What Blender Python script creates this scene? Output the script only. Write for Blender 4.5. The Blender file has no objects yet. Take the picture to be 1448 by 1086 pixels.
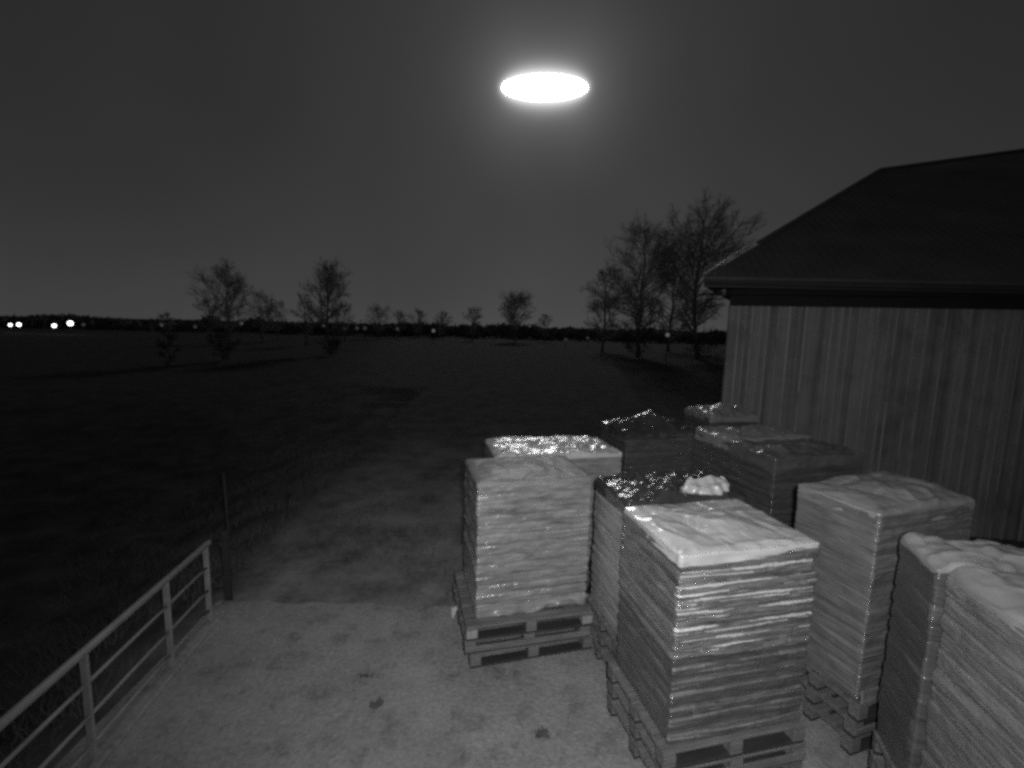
import bpy, math, random
import numpy as np
from mathutils import Vector, Matrix
random.seed(7)
RNG = np.random.default_rng(7)
S = bpy.context.scene
COL = S.collection

# ------------------------------------------------------------------ camera
F_PX, HC, PITCH, ROLL = 650.0, 3.55, math.atan(80 / 650), 0.024
FW = Vector((0, math.cos(PITCH), -math.sin(PITCH)))
R0 = Vector((1, 0, 0)); U0 = R0.cross(FW)
CR = R0 * math.cos(ROLL) + U0 * math.sin(ROLL)
CU = -R0 * math.sin(ROLL) + U0 * math.cos(ROLL)
EYE = Vector((0, 0, HC))
cam = bpy.data.cameras.new('security_camera')
cam.sensor_width = 36; cam.lens = F_PX / 1448 * 36
cam.clip_start = 0.05; cam.clip_end = 9000
cam_o = bpy.data.objects.new('security_camera', cam); COL.objects.link(cam_o)
cam_o.matrix_world = Matrix(((CR.x, CU.x, -FW.x, 0), (CR.y, CU.y, -FW.y, 0), (CR.z, CU.z, -FW.z, HC), (0, 0, 0, 1)))
S.camera = cam_o

def ray(u, v): return FW * F_PX + CR * (u - 724) - CU * (v - 543)
def pz(u, v, z):                       # point of the photo on a level of real height z
    d = ray(u, v); return EYE + d * ((z - HC) / d.z)
def py(u, v, y):                       # point of the photo at y metres away
    d = ray(u, v); return EYE + d * (y / d.y)

S.view_settings.view_transform = 'Standard'; S.view_settings.look = 'None'
S.view_settings.exposure = 0.0; S.view_settings.gamma = 1.0
S.cycles.pixel_filter_type = 'BLACKMAN_HARRIS'; S.cycles.filter_width = 3.1
S.cycles.use_denoising = False; S.cycles.max_bounces = 6; S.cycles.sample_clamp_indirect = 3.0

# ------------------------------------------------------------------ world: night sky, brighter cloud round the moon
MOON_D = ray(770, 124).normalized()
MX = Vector((MOON_D.y, -MOON_D.x, 0)).normalized(); MZ = MX.cross(MOON_D)
W = bpy.data.worlds.new('World'); S.world = W; W.use_nodes = True
nt = W.node_tree; nt.nodes.clear()
class NB:
    def __init__(s, nt): s.nt = nt
    def n(s, t, **k):
        x = s.nt.nodes.new(t)
        for a, b in k.items(): setattr(x, a, b)
        return x
    def link(s, a, b): s.nt.links.new(a, b)
    def m(s, op, a, b=None, c=None, clamp=False):
        x = s.n('ShaderNodeMath', operation=op, use_clamp=clamp)
        for i, q in enumerate((a, b, c)):
            if q is None: continue
            if isinstance(q, (int, float)): x.inputs[i].default_value = q
            else: s.link(q, x.inputs[i])
        return x.outputs[0]
    def dot(s, v, d):
        x = s.n('ShaderNodeVectorMath', operation='DOT_PRODUCT'); s.link(v, x.inputs[0]); x.inputs[1].default_value = d
        return x.outputs['Value']
w = NB(nt)
dirv = w.n('ShaderNodeTexCoord').outputs['Generated']
nrm = w.n('ShaderNodeVectorMath', operation='NORMALIZE'); w.link(dirv, nrm.inputs[0]); dv = nrm.outputs[0]
qx = w.m('ABSOLUTE', w.dot(dv, MX)); qz = w.dot(dv, MZ); qm = w.dot(dv, MOON_D)
dx = w.m('MAXIMUM', w.m('SUBTRACT', qx, 0.040), 0.0)
ds = w.m('SQRT', w.m('ADD', w.m('MULTIPLY', dx, dx), w.m('MULTIPLY', qz, qz)))
FC, MB_ = math.sqrt(0.0790 ** 2 - 0.0215 ** 2), 0.0215      # the tight glow follows the oval: confocal ellipses
qz2 = w.m('MULTIPLY', qz, qz)
def foc(sg):
    t_ = w.m('ADD', qx, sg * FC); return w.m('SQRT', w.m('ADD', w.m('MULTIPLY', t_, t_), qz2))
A_ = w.m('MULTIPLY', w.m('ADD', foc(1), foc(-1)), 0.5)
B_ = w.m('SQRT', w.m('MAXIMUM', w.m('SUBTRACT', w.m('MULTIPLY', A_, A_), FC ** 2), 0.0))
dd = w.m('MAXIMUM', w.m('SUBTRACT', B_, MB_), 0.0)
front = w.m('GREATER_THAN', qm, 0.0)
g1 = w.m('MULTIPLY', w.m('EXPONENT', w.m('MULTIPLY', dd, -1 / 0.0090)), 0.86)
g2 = w.m('MULTIPLY', w.m('EXPONENT', w.m('MULTIPLY', ds, -1 / 0.050)), 0.21)
g3 = w.m('MULTIPLY', w.m('EXPONENT', w.m('MULTIPLY', w.m('SQRT', w.m('ADD', w.m('ADD', w.m('MULTIPLY', w.m('MULTIPLY', qx, qx), 1.4), w.m('MULTIPLY', w.m('MULTIPLY', qz, qz), 0.12)), 0.012)), -1 / 0.60)), 0.036)
gl = w.m('MULTIPLY', w.m('ADD', w.m('ADD', g1, g2), g3), front)
sep = w.n('ShaderNodeSeparateXYZ'); w.link(dv, sep.inputs[0])
el = w.m('MAXIMUM', sep.outputs['Z'], 0.0)
hz = w.m('MULTIPLY', w.m('EXPONENT', w.m('MULTIPLY', el, -1 / 0.24)), 0.033)
tn = w.n('ShaderNodeTexNoise'); w.link(dv, tn.inputs['Vector']); tn.inputs['Scale'].default_value = 2.3; tn.inputs['Detail'].default_value = 3
cl = w.m('ADD', w.m('MULTIPLY', tn.outputs['Fac'], 0.5), 0.75)
tot = w.m('MULTIPLY', w.m('ADD', w.m('ADD', gl, hz), 0.0095), cl)
cc = w.n('ShaderNodeCombineColor')
for i in range(3): w.link(tot, cc.inputs[i])
bg = w.n('ShaderNodeBackground'); w.link(cc.outputs[0], bg.inputs['Color']); bg.inputs['Strength'].default_value = 1.0
w.link(bg.outputs[0], w.n('ShaderNodeOutputWorld').inputs['Surface'])

# the infrared lamp beside the camera
ir = bpy.data.lights.new('infrared_lamp', 'SPOT'); ir.energy = 560; ir.spot_size = math.radians(128); ir.spot_blend = 0.9
ir.shadow_soft_size = 0.05
ir_o = bpy.data.objects.new('infrared_lamp', ir); COL.objects.link(ir_o)
ir_o.location = (0.12, -0.06, 3.66)
ir_o.rotation_euler = (Vector((1.0, 6.0, 2.0)) - ir_o.location).to_track_quat('-Z', 'Y').to_euler()

# ------------------------------------------------------------------ helpers
def tag(o, label=None, cat=None, group=None, kind=None):
    if label: o['label'] = label
    if cat: o['category'] = cat
    if group: o['group'] = group
    if kind: o['kind'] = kind
    return o
def empty(name, loc, rz=0.0):
    o = bpy.data.objects.new(name, None); COL.objects.link(o)
    o.location = loc; o.rotation_euler = (0, 0, rz); o.empty_display_size = 0.2
    return o
class MB:
    def __init__(s): s.v = []; s.f = []; s.n = 0
    def add(s, v, f):
        v = np.asarray(v, float).reshape(-1, 3)
        s.v.append(v); o = s.n
        s.f.extend([tuple(i + o for i in q) for q in f]); s.n += len(v)
    def box(s, c, h, ax=None):
        c = np.array(c, float); h = np.array(h, float)
        q = np.array([(x, y, z) for z in (-1, 1) for y in (-1, 1) for x in (-1, 1)], float) * h
        if ax is not None: q = q @ np.array(ax, float)
        s.add(q + c, [(0, 2, 3, 1), (4, 5, 7, 6), (0, 1, 5, 4), (2, 6, 7, 3), (0, 4, 6, 2), (1, 3, 7, 5)])
    def bar(s, a, b, wx, wz, up=(0, 0, 1)):
        a = np.array(a, float); b = np.array(b, float); d = b - a; L = np.linalg.norm(d); d /= L
        x = np.cross(d, up); x /= np.linalg.norm(x); z = np.cross(x, d)
        s.box((a + b) / 2, (wx / 2, L / 2, wz / 2), (x, d, z))
    def tube(s, pts, rad, n=6, cap=True):
        P = np.array(pts, float); k = len(P)
        T = np.gradient(P, axis=0); T /= np.linalg.norm(T, axis=1)[:, None] + 1e-12
        ref = np.array((0, 0, 1.0)) if abs(T[0][2]) < 0.8 else np.array((1.0, 0, 0))
        A = np.cross(T, ref); A /= np.linalg.norm(A, axis=1)[:, None] + 1e-12; B = np.cross(T, A)
        th = np.arange(n) * 2 * np.pi / n
        r = np.broadcast_to(np.asarray(rad, float), (k,))
        V = P[:, None] + r[:, None, None] * (np.cos(th)[None, :, None] * A[:, None] + np.sin(th)[None, :, None] * B[:, None])
        f = [(i * n + j, i * n + (j + 1) % n, (i + 1) * n + (j + 1) % n, (i + 1) * n + j) for i in range(k - 1) for j in range(n)]
        if cap: f += [tuple(range(n))[::-1], tuple((k - 1) * n + j for j in range(n))]
        s.add(V.reshape(-1, 3), f)
    def build(s, name, mat, parent=None, smooth=False, bevel=0.0, loc=None):
        me = bpy.data.meshes.new(name)
        me.from_pydata(np.concatenate(s.v).tolist() if s.v else [], [], s.f); me.update()
        if smooth: me.polygons.foreach_set('use_smooth', [True] * len(me.polygons))
        me.materials.append(mat)
        o = bpy.data.objects.new(name, me); COL.objects.link(o)
        if parent is not None: o.parent = parent
        if loc is not None: o.location = loc
        if bevel:
            b = o.modifiers.new('bevel', 'BEVEL'); b.width = bevel; b.segments = 2; b.limit_method = 'ANGLE'
        return o
def copy_tree(o, parent=None):
    c = o.copy(); COL.objects.link(c)
    if parent is not None: c.parent = parent
    for ch in list(o.children): copy_tree(ch, c)
    return c

def hsh(i, j, k, seed):
    n = (i * 374761393 + j * 668265263 + k * 2147483647 + seed * 1274126177) & 0xffffffff
    n = ((n ^ (n >> 13)) * 1274126177) & 0xffffffff
    n = ((n ^ (n >> 16)) * 2246822519) & 0xffffffff
    return ((n ^ (n >> 15)) & 0xffffff) / float(0xffffff)
def vn(x, y, z=0.0, seed=0):            # smooth value noise -1..1
    x, y, z = np.broadcast_arrays(np.asarray(x, float), np.asarray(y, float), np.asarray(z, float))
    i, j, k = (np.floor(q).astype(np.int64) for q in (x, y, z))
    fx, fy, fz = x - i, y - j, z - k
    fx, fy, fz = (q * q * (3 - 2 * q) for q in (fx, fy, fz))
    def h(a, b, c): return hsh(i + a, j + b, k + c, seed)
    L = lambda a, b, t: a + (b - a) * t
    r = L(L(L(h(0, 0, 0), h(1, 0, 0), fx), L(h(0, 1, 0), h(1, 1, 0), fx), fy),
          L(L(h(0, 0, 1), h(1, 0, 1), fx), L(h(0, 1, 1), h(1, 1, 1), fx), fy), fz)
    return r * 2 - 1
def fbm(x, y, z=0.0, seed=0, o=4):
    a = 0; k = 1.0
    for q in range(o):
        a = a + vn(x * 2**q, y * 2**q, z * 2**q, seed + q) * k; k *= 0.5
    return a

# ------------------------------------------------------------------ materials (all grey: an infrared picture)
def mat(name, base, rough=0.7, var=0.0, scale=4.0, stretch=(1, 1, 1), bump=0.0, bscale=20.0, bstretch=None, coat=0.0, metal=0.0,
        spec=0.5, fine=0.0, fscale=20.0, fstretch=(1, 1, 1), detail=5.0, spots=0.0, sscale=3.0, crough=0.15):
    m = bpy.data.materials.new(name); m.use_nodes = True
    t = NB(m.node_tree); p = m.node_tree.nodes['Principled BSDF']
    p.inputs['Roughness'].default_value = rough; p.inputs['Metallic'].default_value = metal
    p.inputs['Specular IOR Level'].default_value = spec
    p.inputs['Coat Weight'].default_value = coat; p.inputs['Coat Roughness'].default_value = crough
    p.inputs['Base Color'].default_value = (base, base, base, 1)
    co = t.n('ShaderNodeTexCoord').outputs['Object']
    def noise(sc, st, de):
        mp = t.n('ShaderNodeMapping'); t.link(co, mp.inputs['Vector']); mp.inputs['Scale'].default_value = st
        x = t.n('ShaderNodeTexNoise'); t.link(mp.outputs[0], x.inputs['Vector'])
        x.inputs['Scale'].default_value = sc; x.inputs['Detail'].default_value = de; x.inputs['Roughness'].default_value = 0.62
        return x.outputs['Fac']
    if var:
        f = noise(scale, stretch, detail)
        v = t.m('MULTIPLY_ADD', t.m('SUBTRACT', f, 0.5), var * 4 * base, base)
        if spots:
            s = noise(sscale, (1, 1, 1), 6)
            mr = t.n('ShaderNodeMapRange'); t.link(s, mr.inputs[0]); mr.inputs[1].default_value = 0.52; mr.inputs[2].default_value = 0.66
            v = t.m('MULTIPLY', v, t.m('SUBTRACT', 1.0, t.m('MULTIPLY', mr.outputs[0], spots)))
        if fine:
            f2 = noise(fscale, fstretch, 4)
            v = t.m('ADD', v, t.m('MULTIPLY', t.m('SUBTRACT', f2, 0.5), fine * 4 * base))
        v = t.m('MINIMUM', t.m('MAXIMUM', v, base * 0.15), 0.85)
        c = t.n('ShaderNodeCombineColor')
        for i in range(3): t.link(v, c.inputs[i])
        t.link(c.outputs[0], p.inputs['Base Color'])
    if bump:
        h = noise(bscale, bstretch or (1, 1, 1), 4)
        b = t.n('ShaderNodeBump'); b.inputs['Strength'].default_value = bump; b.inputs['Distance'].default_value = 0.02
        t.link(h, b.inputs['Height']); t.link(b.outputs[0], p.inputs['Normal'])
        if coat: t.link(b.outputs[0], p.inputs['Coat Normal'])
    return m
def emit(name, st, col=1.0):
    m = bpy.data.materials.new(name); m.use_nodes = True; nt = m.node_tree; nt.nodes.clear()
    e = nt.nodes.new('ShaderNodeEmission'); e.inputs[0].default_value = (col, col, col, 1); e.inputs[1].default_value = st
    nt.links.new(e.outputs[0], nt.nodes.new('ShaderNodeOutputMaterial').inputs[0]); return m
M_CONC = mat('concrete', 0.34, 0.9, 0.26, 1.3, bump=0.7, bscale=24, spots=0.30, sscale=3.6, detail=10, fine=0.26, fscale=22)
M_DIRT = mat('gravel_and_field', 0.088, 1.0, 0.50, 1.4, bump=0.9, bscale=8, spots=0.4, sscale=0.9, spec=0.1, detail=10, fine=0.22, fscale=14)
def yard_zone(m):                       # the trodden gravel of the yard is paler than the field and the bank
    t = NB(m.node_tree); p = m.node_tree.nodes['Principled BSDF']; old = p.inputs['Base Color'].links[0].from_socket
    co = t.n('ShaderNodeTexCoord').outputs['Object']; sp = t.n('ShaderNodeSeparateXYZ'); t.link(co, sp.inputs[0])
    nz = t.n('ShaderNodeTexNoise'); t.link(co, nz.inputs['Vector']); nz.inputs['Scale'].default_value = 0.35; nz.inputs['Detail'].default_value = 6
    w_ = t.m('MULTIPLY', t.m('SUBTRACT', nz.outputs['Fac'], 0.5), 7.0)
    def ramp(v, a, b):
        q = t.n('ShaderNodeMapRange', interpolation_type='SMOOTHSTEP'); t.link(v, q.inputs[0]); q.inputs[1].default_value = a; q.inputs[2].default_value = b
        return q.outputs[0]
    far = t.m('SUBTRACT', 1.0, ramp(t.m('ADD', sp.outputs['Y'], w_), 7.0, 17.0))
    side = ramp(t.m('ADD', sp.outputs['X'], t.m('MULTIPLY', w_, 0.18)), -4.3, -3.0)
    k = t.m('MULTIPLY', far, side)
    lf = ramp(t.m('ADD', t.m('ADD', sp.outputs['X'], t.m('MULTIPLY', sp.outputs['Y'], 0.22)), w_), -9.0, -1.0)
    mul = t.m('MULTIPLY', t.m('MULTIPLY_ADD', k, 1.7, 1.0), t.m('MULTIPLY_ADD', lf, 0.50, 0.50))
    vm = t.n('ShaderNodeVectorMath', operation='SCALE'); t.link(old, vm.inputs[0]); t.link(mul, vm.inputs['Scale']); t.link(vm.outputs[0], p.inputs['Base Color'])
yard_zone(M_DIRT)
M_GRASS = mat('dry_grass', 0.15, 0.9, 0.4, 0.6, spec=0.1)
M_WOOD = mat('pallet_wood', 0.19, 0.85, 0.40, 5, (0.5, 6, 6), bump=0.3, bscale=12, bstretch=(0.6, 8, 8), fine=0.15, fscale=6)
M_WOODL = mat('pallet_block_end', 0.34, 0.85, 0.3, 9)
M_WOODD = mat('dark_wood', 0.045, 0.9, 0.4, 5, (0.5, 6, 6), bump=0.3, bscale=12, bstretch=(0.6, 8, 8))
M_BAG = mat('wrapped_bags', 0.225, 0.40, 0.34, 3.5, (0.7, 0.7, 4.0), bump=0.7, bscale=11, bstretch=(0.3, 0.3, 5), coat=1.0, crough=0.12, fine=0.26, fscale=9, fstretch=(0.5, 0.5, 6))
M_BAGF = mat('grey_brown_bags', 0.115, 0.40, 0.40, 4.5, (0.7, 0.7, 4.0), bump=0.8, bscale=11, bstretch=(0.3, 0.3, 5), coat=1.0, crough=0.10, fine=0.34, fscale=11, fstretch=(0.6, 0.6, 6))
M_BAGM = mat('pale_bags', 0.38, 0.42, 0.22, 2.5, (0.7, 0.7, 2.0), bump=0.4, bscale=8, bstretch=(0.4, 0.4, 3), coat=0.8, crough=0.15, fine=0.15, fscale=8, fstretch=(0.5, 0.5, 4))
M_BAGL = mat('glossy_wrapped_bags', 0.31, 0.42, 0.50, 4.5, (0.6, 0.6, 2.4), bump=0.6, bscale=8, bstretch=(0.5, 0.5, 3), coat=0.9, crough=0.14, fine=0.34, fscale=8, fstretch=(0.6, 0.6, 4))
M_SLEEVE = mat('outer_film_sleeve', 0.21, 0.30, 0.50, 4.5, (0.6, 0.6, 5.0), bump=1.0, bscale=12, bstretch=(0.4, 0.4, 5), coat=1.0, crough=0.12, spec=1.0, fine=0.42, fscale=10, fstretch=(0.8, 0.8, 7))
M_BAGD = mat('dark_wrapped_bags', 0.12, 0.42, 0.32, 3.0, (0.7, 0.7, 3.0), bump=0.5, bscale=9, bstretch=(0.4, 0.4, 4), coat=0.9, crough=0.12, fine=0.2, fscale=8, fstretch=(0.5, 0.5, 6))
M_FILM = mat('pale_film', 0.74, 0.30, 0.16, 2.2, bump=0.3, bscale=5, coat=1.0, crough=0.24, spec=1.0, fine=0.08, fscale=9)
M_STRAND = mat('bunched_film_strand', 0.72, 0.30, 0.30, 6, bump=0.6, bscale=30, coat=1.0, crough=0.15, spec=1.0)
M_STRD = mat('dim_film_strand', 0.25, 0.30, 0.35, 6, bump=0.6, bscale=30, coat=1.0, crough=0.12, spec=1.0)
M_SHINE = mat('film_shine_patch', 0.36, 0.30, 0.35, 6, bump=0.5, bscale=20, coat=1.0, crough=0.12, spec=1.0)  # pale patches put the film's shine into the colour
M_FILMC = mat('smoky_film', 0.17, 0.32, 0.35, 3.0, bump=0.4, bscale=7, coat=0.8, crough=0.16, fine=0.2, fscale=7)
M_FILMM = mat('dull_film', 0.33, 0.55, 0.22, 2.6, bump=0.25, bscale=6, coat=0.25, crough=0.35, fine=0.10, fscale=9)
M_FILMG = mat('grey_film', 0.36, 0.34, 0.24, 2.6, bump=0.35, bscale=6, coat=0.8, crough=0.2, spec=0.8, fine=0.12, fscale=9)
M_FILMD = mat('dark_film', 0.07, 0.28, 0.4, 3.0, bump=0.4, bscale=8, coat=0.8, crough=0.12)
M_BOARD = mat('barn_boards', 0.36, 0.85, 0.42, 1.1, (5.2, 5.2, 0.10), bump=0.2, bscale=6, bstretch=(4, 4, 0.3), spots=0.25, sscale=0.7, fine=0.14, fscale=2.5, spec=0.15)
M_BATTEN = mat('barn_battens', 0.52, 0.9, 0.25, 1.0, (3, 3, 0.2), spots=0.35, sscale=1.1)
M_ROOF = mat('roof_sheet', 0.125, 0.75, 0.3, 0.8, (1, 1, 1), bump=0.3, bscale=3)
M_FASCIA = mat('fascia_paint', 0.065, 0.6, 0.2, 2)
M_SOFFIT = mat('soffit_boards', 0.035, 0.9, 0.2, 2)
M_HIPGLINT = mat('hip_glint_white', 0.88, 0.42, 0.05, 4, coat=0.6, crough=0.3)  # white base colour stands in for the glint on the hip
M_RAIL = mat('rail_paint', 0.33, 0.55, 0.25, 6, bump=0.1, bscale=40)
M_BARK = mat('bark', 0.22, 0.95, 0.3, 3, spec=0.1)
M_TWIG = mat('twigs', 0.42, 0.95, 0.2, 1, spec=0.1)
M_EVER = mat('evergreen', 0.09, 0.95, 0.3, 1, spec=0.1)
M_POST = mat('lamp_post_paint', 0.05, 0.7)
M_LEAF = mat('dead_leaf', 0.12, 0.9, 0.2, 9)

# ------------------------------------------------------------------ terrain
def smooth(e0, e1, x):
    t = np.clip((x - e0) / (e1 - e0), 0, 1); return t * t * (3 - 2 * t)
def terrain(x, y):
    x = np.asarray(x, float); y = np.asarray(y, float)
    edge = -3.62 - 0.05 * (y - 3.5) - 0.10 * np.clip(y - 9, 0, 120)
    bank = smooth(0, 3.6, edge - x) * (1.25 + 0.6 * smooth(10, 60, y)) * (1 - smooth(7, 22, y))
    right = 1.35 * smooth(5.2, 6.6, x - 0.15 * np.maximum(y - 14, 0)) * (1 - smooth(30, 60, y)) * smooth(2, 6, y)
    rough = smooth(5.6, 9, y) * (0.022 * fbm(x * 0.9, y * 0.9, 0, 3) + 0.05 * fbm(x * 0.12, y * 0.12, 0, 5, 3)) * (0.6 + 0.4 * smooth(8, 25, y))
    rough = rough + smooth(0.1, 1.2, edge - x) * 0.07 * fbm(x * 1.4, y * 1.4, 0, 9)
    return -0.03 - bank - right + rough
def axis(n0, lim):
    a = np.concatenate([np.arange(0, 14, 0.16), np.geomspace(14, lim, n0)])
    return a
xa = axis(70, 2600); xs = np.unique(np.concatenate([-xa, xa])); ya = np.concatenate([[-200, -60, -20, -8, -3], axis(110, 4000)])
X, Y = np.meshgrid(xs, ya); Z = terrain(X, Y)
g = MB(); nx, ny = len(xs), len(ya)
g.add(np.stack([X, Y, Z], -1), [(j * nx + i, j * nx + i + 1, (j + 1) * nx + i + 1, (j + 1) * nx + i) for j in range(ny - 1) for i in range(nx - 1)])
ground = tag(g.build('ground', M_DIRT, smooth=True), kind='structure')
def gz(x, y): return float(terrain(x, y))

# concrete apron with a worn, uneven far edge
g = MB()
xs2 = np.linspace(-3.56, 5.0, 60); top = []; n2 = 40
for j in range(n2 + 1):
    for i, x in enumerate(xs2):
        ye = 5.47 + 0.04 * vn(x * 3.0, 0, 0, 4) + 0.02 * vn(x * 11.0, 0, 0, 6)
        xl = x if i else x - 0.05 * (j / n2 * 8 - 5)
        yy = -2.5 + (ye + 2.5) * j / n2
        top.append((x - 0.05 * (yy - 3.3) * (1 - i / 59), yy, 0.004 + 0.006 * float(vn(x * 1.1, yy * 1.1, 0, 8))))
top = np.array(top); m = 60
f = [(j * m + i, j * m + i + 1, (j + 1) * m + i + 1, (j + 1) * m + i) for j in range(n2) for i in range(m - 1)]
low = top[n2 * m:] - np.array((0, -0.03, 0.12)); lb = top[::m] - np.array((0.0, 0, 0.25))
g.add(np.concatenate([top, low, lb]), f + [(n2 * m + i, n2 * m + i + 1, (n2 + 1) * m + i + 1, (n2 + 1) * m + i) for i in range(m - 1)]
      + [((n2 + 1) * m + j, j * m, (j + 1) * m, (n2 + 1) * m + j + 1)[::-1] for j in range(n2)])
tag(g.build('concrete_pavement', M_CONC, smooth=False), kind='structure')

# ------------------------------------------------------------------ grass (nobody could count it)
def grass(n, fx, name, hmin, hmax, wd):
    V = []; Fc = []
    P = fx(n)
    a = RNG.uniform(0, 2 * np.pi, len(P)); h = RNG.uniform(hmin, hmax, len(P)); ln = RNG.normal(0, 0.35, (len(P), 2)) * h[:, None]
    z = terrain(P[:, 0], P[:, 1])
    c, s = np.cos(a) * wd, np.sin(a) * wd
    b0 = np.stack([P[:, 0] - c, P[:, 1] - s, z - 0.02], -1); b1 = np.stack([P[:, 0] + c, P[:, 1] + s, z - 0.02], -1)
    t = np.stack([P[:, 0] + ln[:, 0], P[:, 1] + ln[:, 1], z + h], -1)
    V = np.stack([b0, b1, t], 1).reshape(-1, 3)
    g = MB(); g.add(V, [(3 * i, 3 * i + 1, 3 * i + 2) for i in range(len(P))])
    return tag(g.build(name, M_GRASS), kind='stuff')
def bank_pts(n):
    y = RNG.uniform(1.5, 26, n) ** 1.0; x = -3.75 - 0.05 * (y - 3.5) - np.abs(RNG.normal(0, 2.3, n))
    k = vn(x * 1.2, y * 1.2, 0, 21) > -0.25
    return np.stack([x, y], -1)[k]
def field_pts(n):
    y = 5.7 + RNG.exponential(9, n); x = RNG.uniform(-1, 1, n) * (3 + y * 0.7) + 0.5
    k = (fbm(x * 0.7, y * 0.7, 0, 33, 3) > 0.22) & (y < 60)
    return np.stack([x, y], -1)[k]
grass(26000, bank_pts, 'bank_grass', 0.06, 0.26, 0.006)
grass(42000, field_pts, 'field_grass', 0.02, 0.10, 0.008)

# ------------------------------------------------------------------ the moon
d = 900.0
th = np.linspace(0, np.pi, 17); ph = np.linspace(0, 2 * np.pi, 41)[:-1]
g = MB(); ax = np.array([MX, MOON_D, MZ])
V = np.array([[np.sin(t) * np.cos(p) * 0.0775 * d, np.sin(t) * np.sin(p) * 0.0215 * d, np.cos(t) * 0.0207 * d] for t in th for p in ph]) @ ax
g.add(V, [(i * 40 + j, i * 40 + (j + 1) % 40, (i + 1) * 40 + (j + 1) % 40, (i + 1) * 40 + j) for i in range(16) for j in range(40)])
tag(g.build('moon', emit('moonlight', 46.0), smooth=True, loc=EYE + MOON_D * d),
    'blazing white oval moon glowing high in the night sky', 'moon')

# ------------------------------------------------------------------ pallets
def make_pallet(boards=False):
    root = empty('wooden_pallet', (0, 0, 0))
    w_, d_ = 1.24, 0.92                       # scaled per stack below
    g = MB()
    for k in range(6):
        y = -d_ / 2 + 0.06 + k * (d_ - 0.12) / 5
        g.box((0, y, 0.149 + random.uniform(-.001, .001)), (w_ / 2, 0.056, 0.011))
    for x in (-w_ / 2 + 0.05, 0, w_ / 2 - 0.05):
        g.box((x, 0, 0.127), (0.05, d_ / 2 - 0.003, 0.0105))
    g.build('deck', M_WOOD, root, bevel=0.003)
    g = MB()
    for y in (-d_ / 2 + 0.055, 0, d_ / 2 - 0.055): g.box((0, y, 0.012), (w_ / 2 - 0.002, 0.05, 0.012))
    g.build('bottom_boards', M_WOODD, root, bevel=0.003)  # bottom boards darker than the deck, so the pallet gaps read black
    for x in (-w_ / 2 + 0.055, 0, w_ / 2 - 0.055):
        for y in (-d_ / 2 + 0.055, 0, d_ / 2 - 0.055):
            g = MB(); g.box((0, 0, 0), (0.052, 0.052, 0.0455))
            g.build('block', M_WOOD, root, bevel=0.004, loc=(x, y, 0.0705))
    if boards:
        for sg in (-1, 1):
            g = MB(); g.box((0, sg * (d_ / 2 + 0.004), 0.064), (w_ / 2 - 0.004, 0.010, 0.030)); g.build('side_board', M_WOOD, root, bevel=0.003)
    return root
PROTO = [make_pallet(), make_pallet(True)]; used = [False, False]
PH = 0.161

# ------------------------------------------------------------------ wrapped loads of bags
def ring(w_, d_, r, n):
    """points and outward normals round a rounded rectangle, start at left-front corner"""
    r = min(r, 0.5 * w_)
    cs = [(-w_ / 2 + r, -d_ / 2 + r, -np.pi), (w_ / 2 - r, -d_ / 2 + r, -np.pi / 2), (w_ / 2 - r, d_ / 2 - r, 0), (-w_ / 2 + r, d_ / 2 - r, np.pi / 2)]
    P, N = [], []
    for k in range(4):
        cx, cy, a0 = cs[k]
        for t in np.linspace(0, 1, 8):
            a = a0 + t * np.pi / 2; P.append((cx + r * np.cos(a), cy + r * np.sin(a))); N.append((np.cos(a), np.sin(a)))
        e0 = np.array(P[-1]); nx_, ny_, a1 = cs[(k + 1) % 4]; e1 = np.array((nx_ + r * np.cos(a1), ny_ + r * np.sin(a1)))
        L = np.linalg.norm(e1 - e0); q = max(2, int(L / n))
        for t in np.linspace(0, 1, q + 1)[1:-1]: P.append(tuple(e0 + (e1 - e0) * t)); N.append(N[-1])
    return np.array(P), np.array(N)

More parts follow.
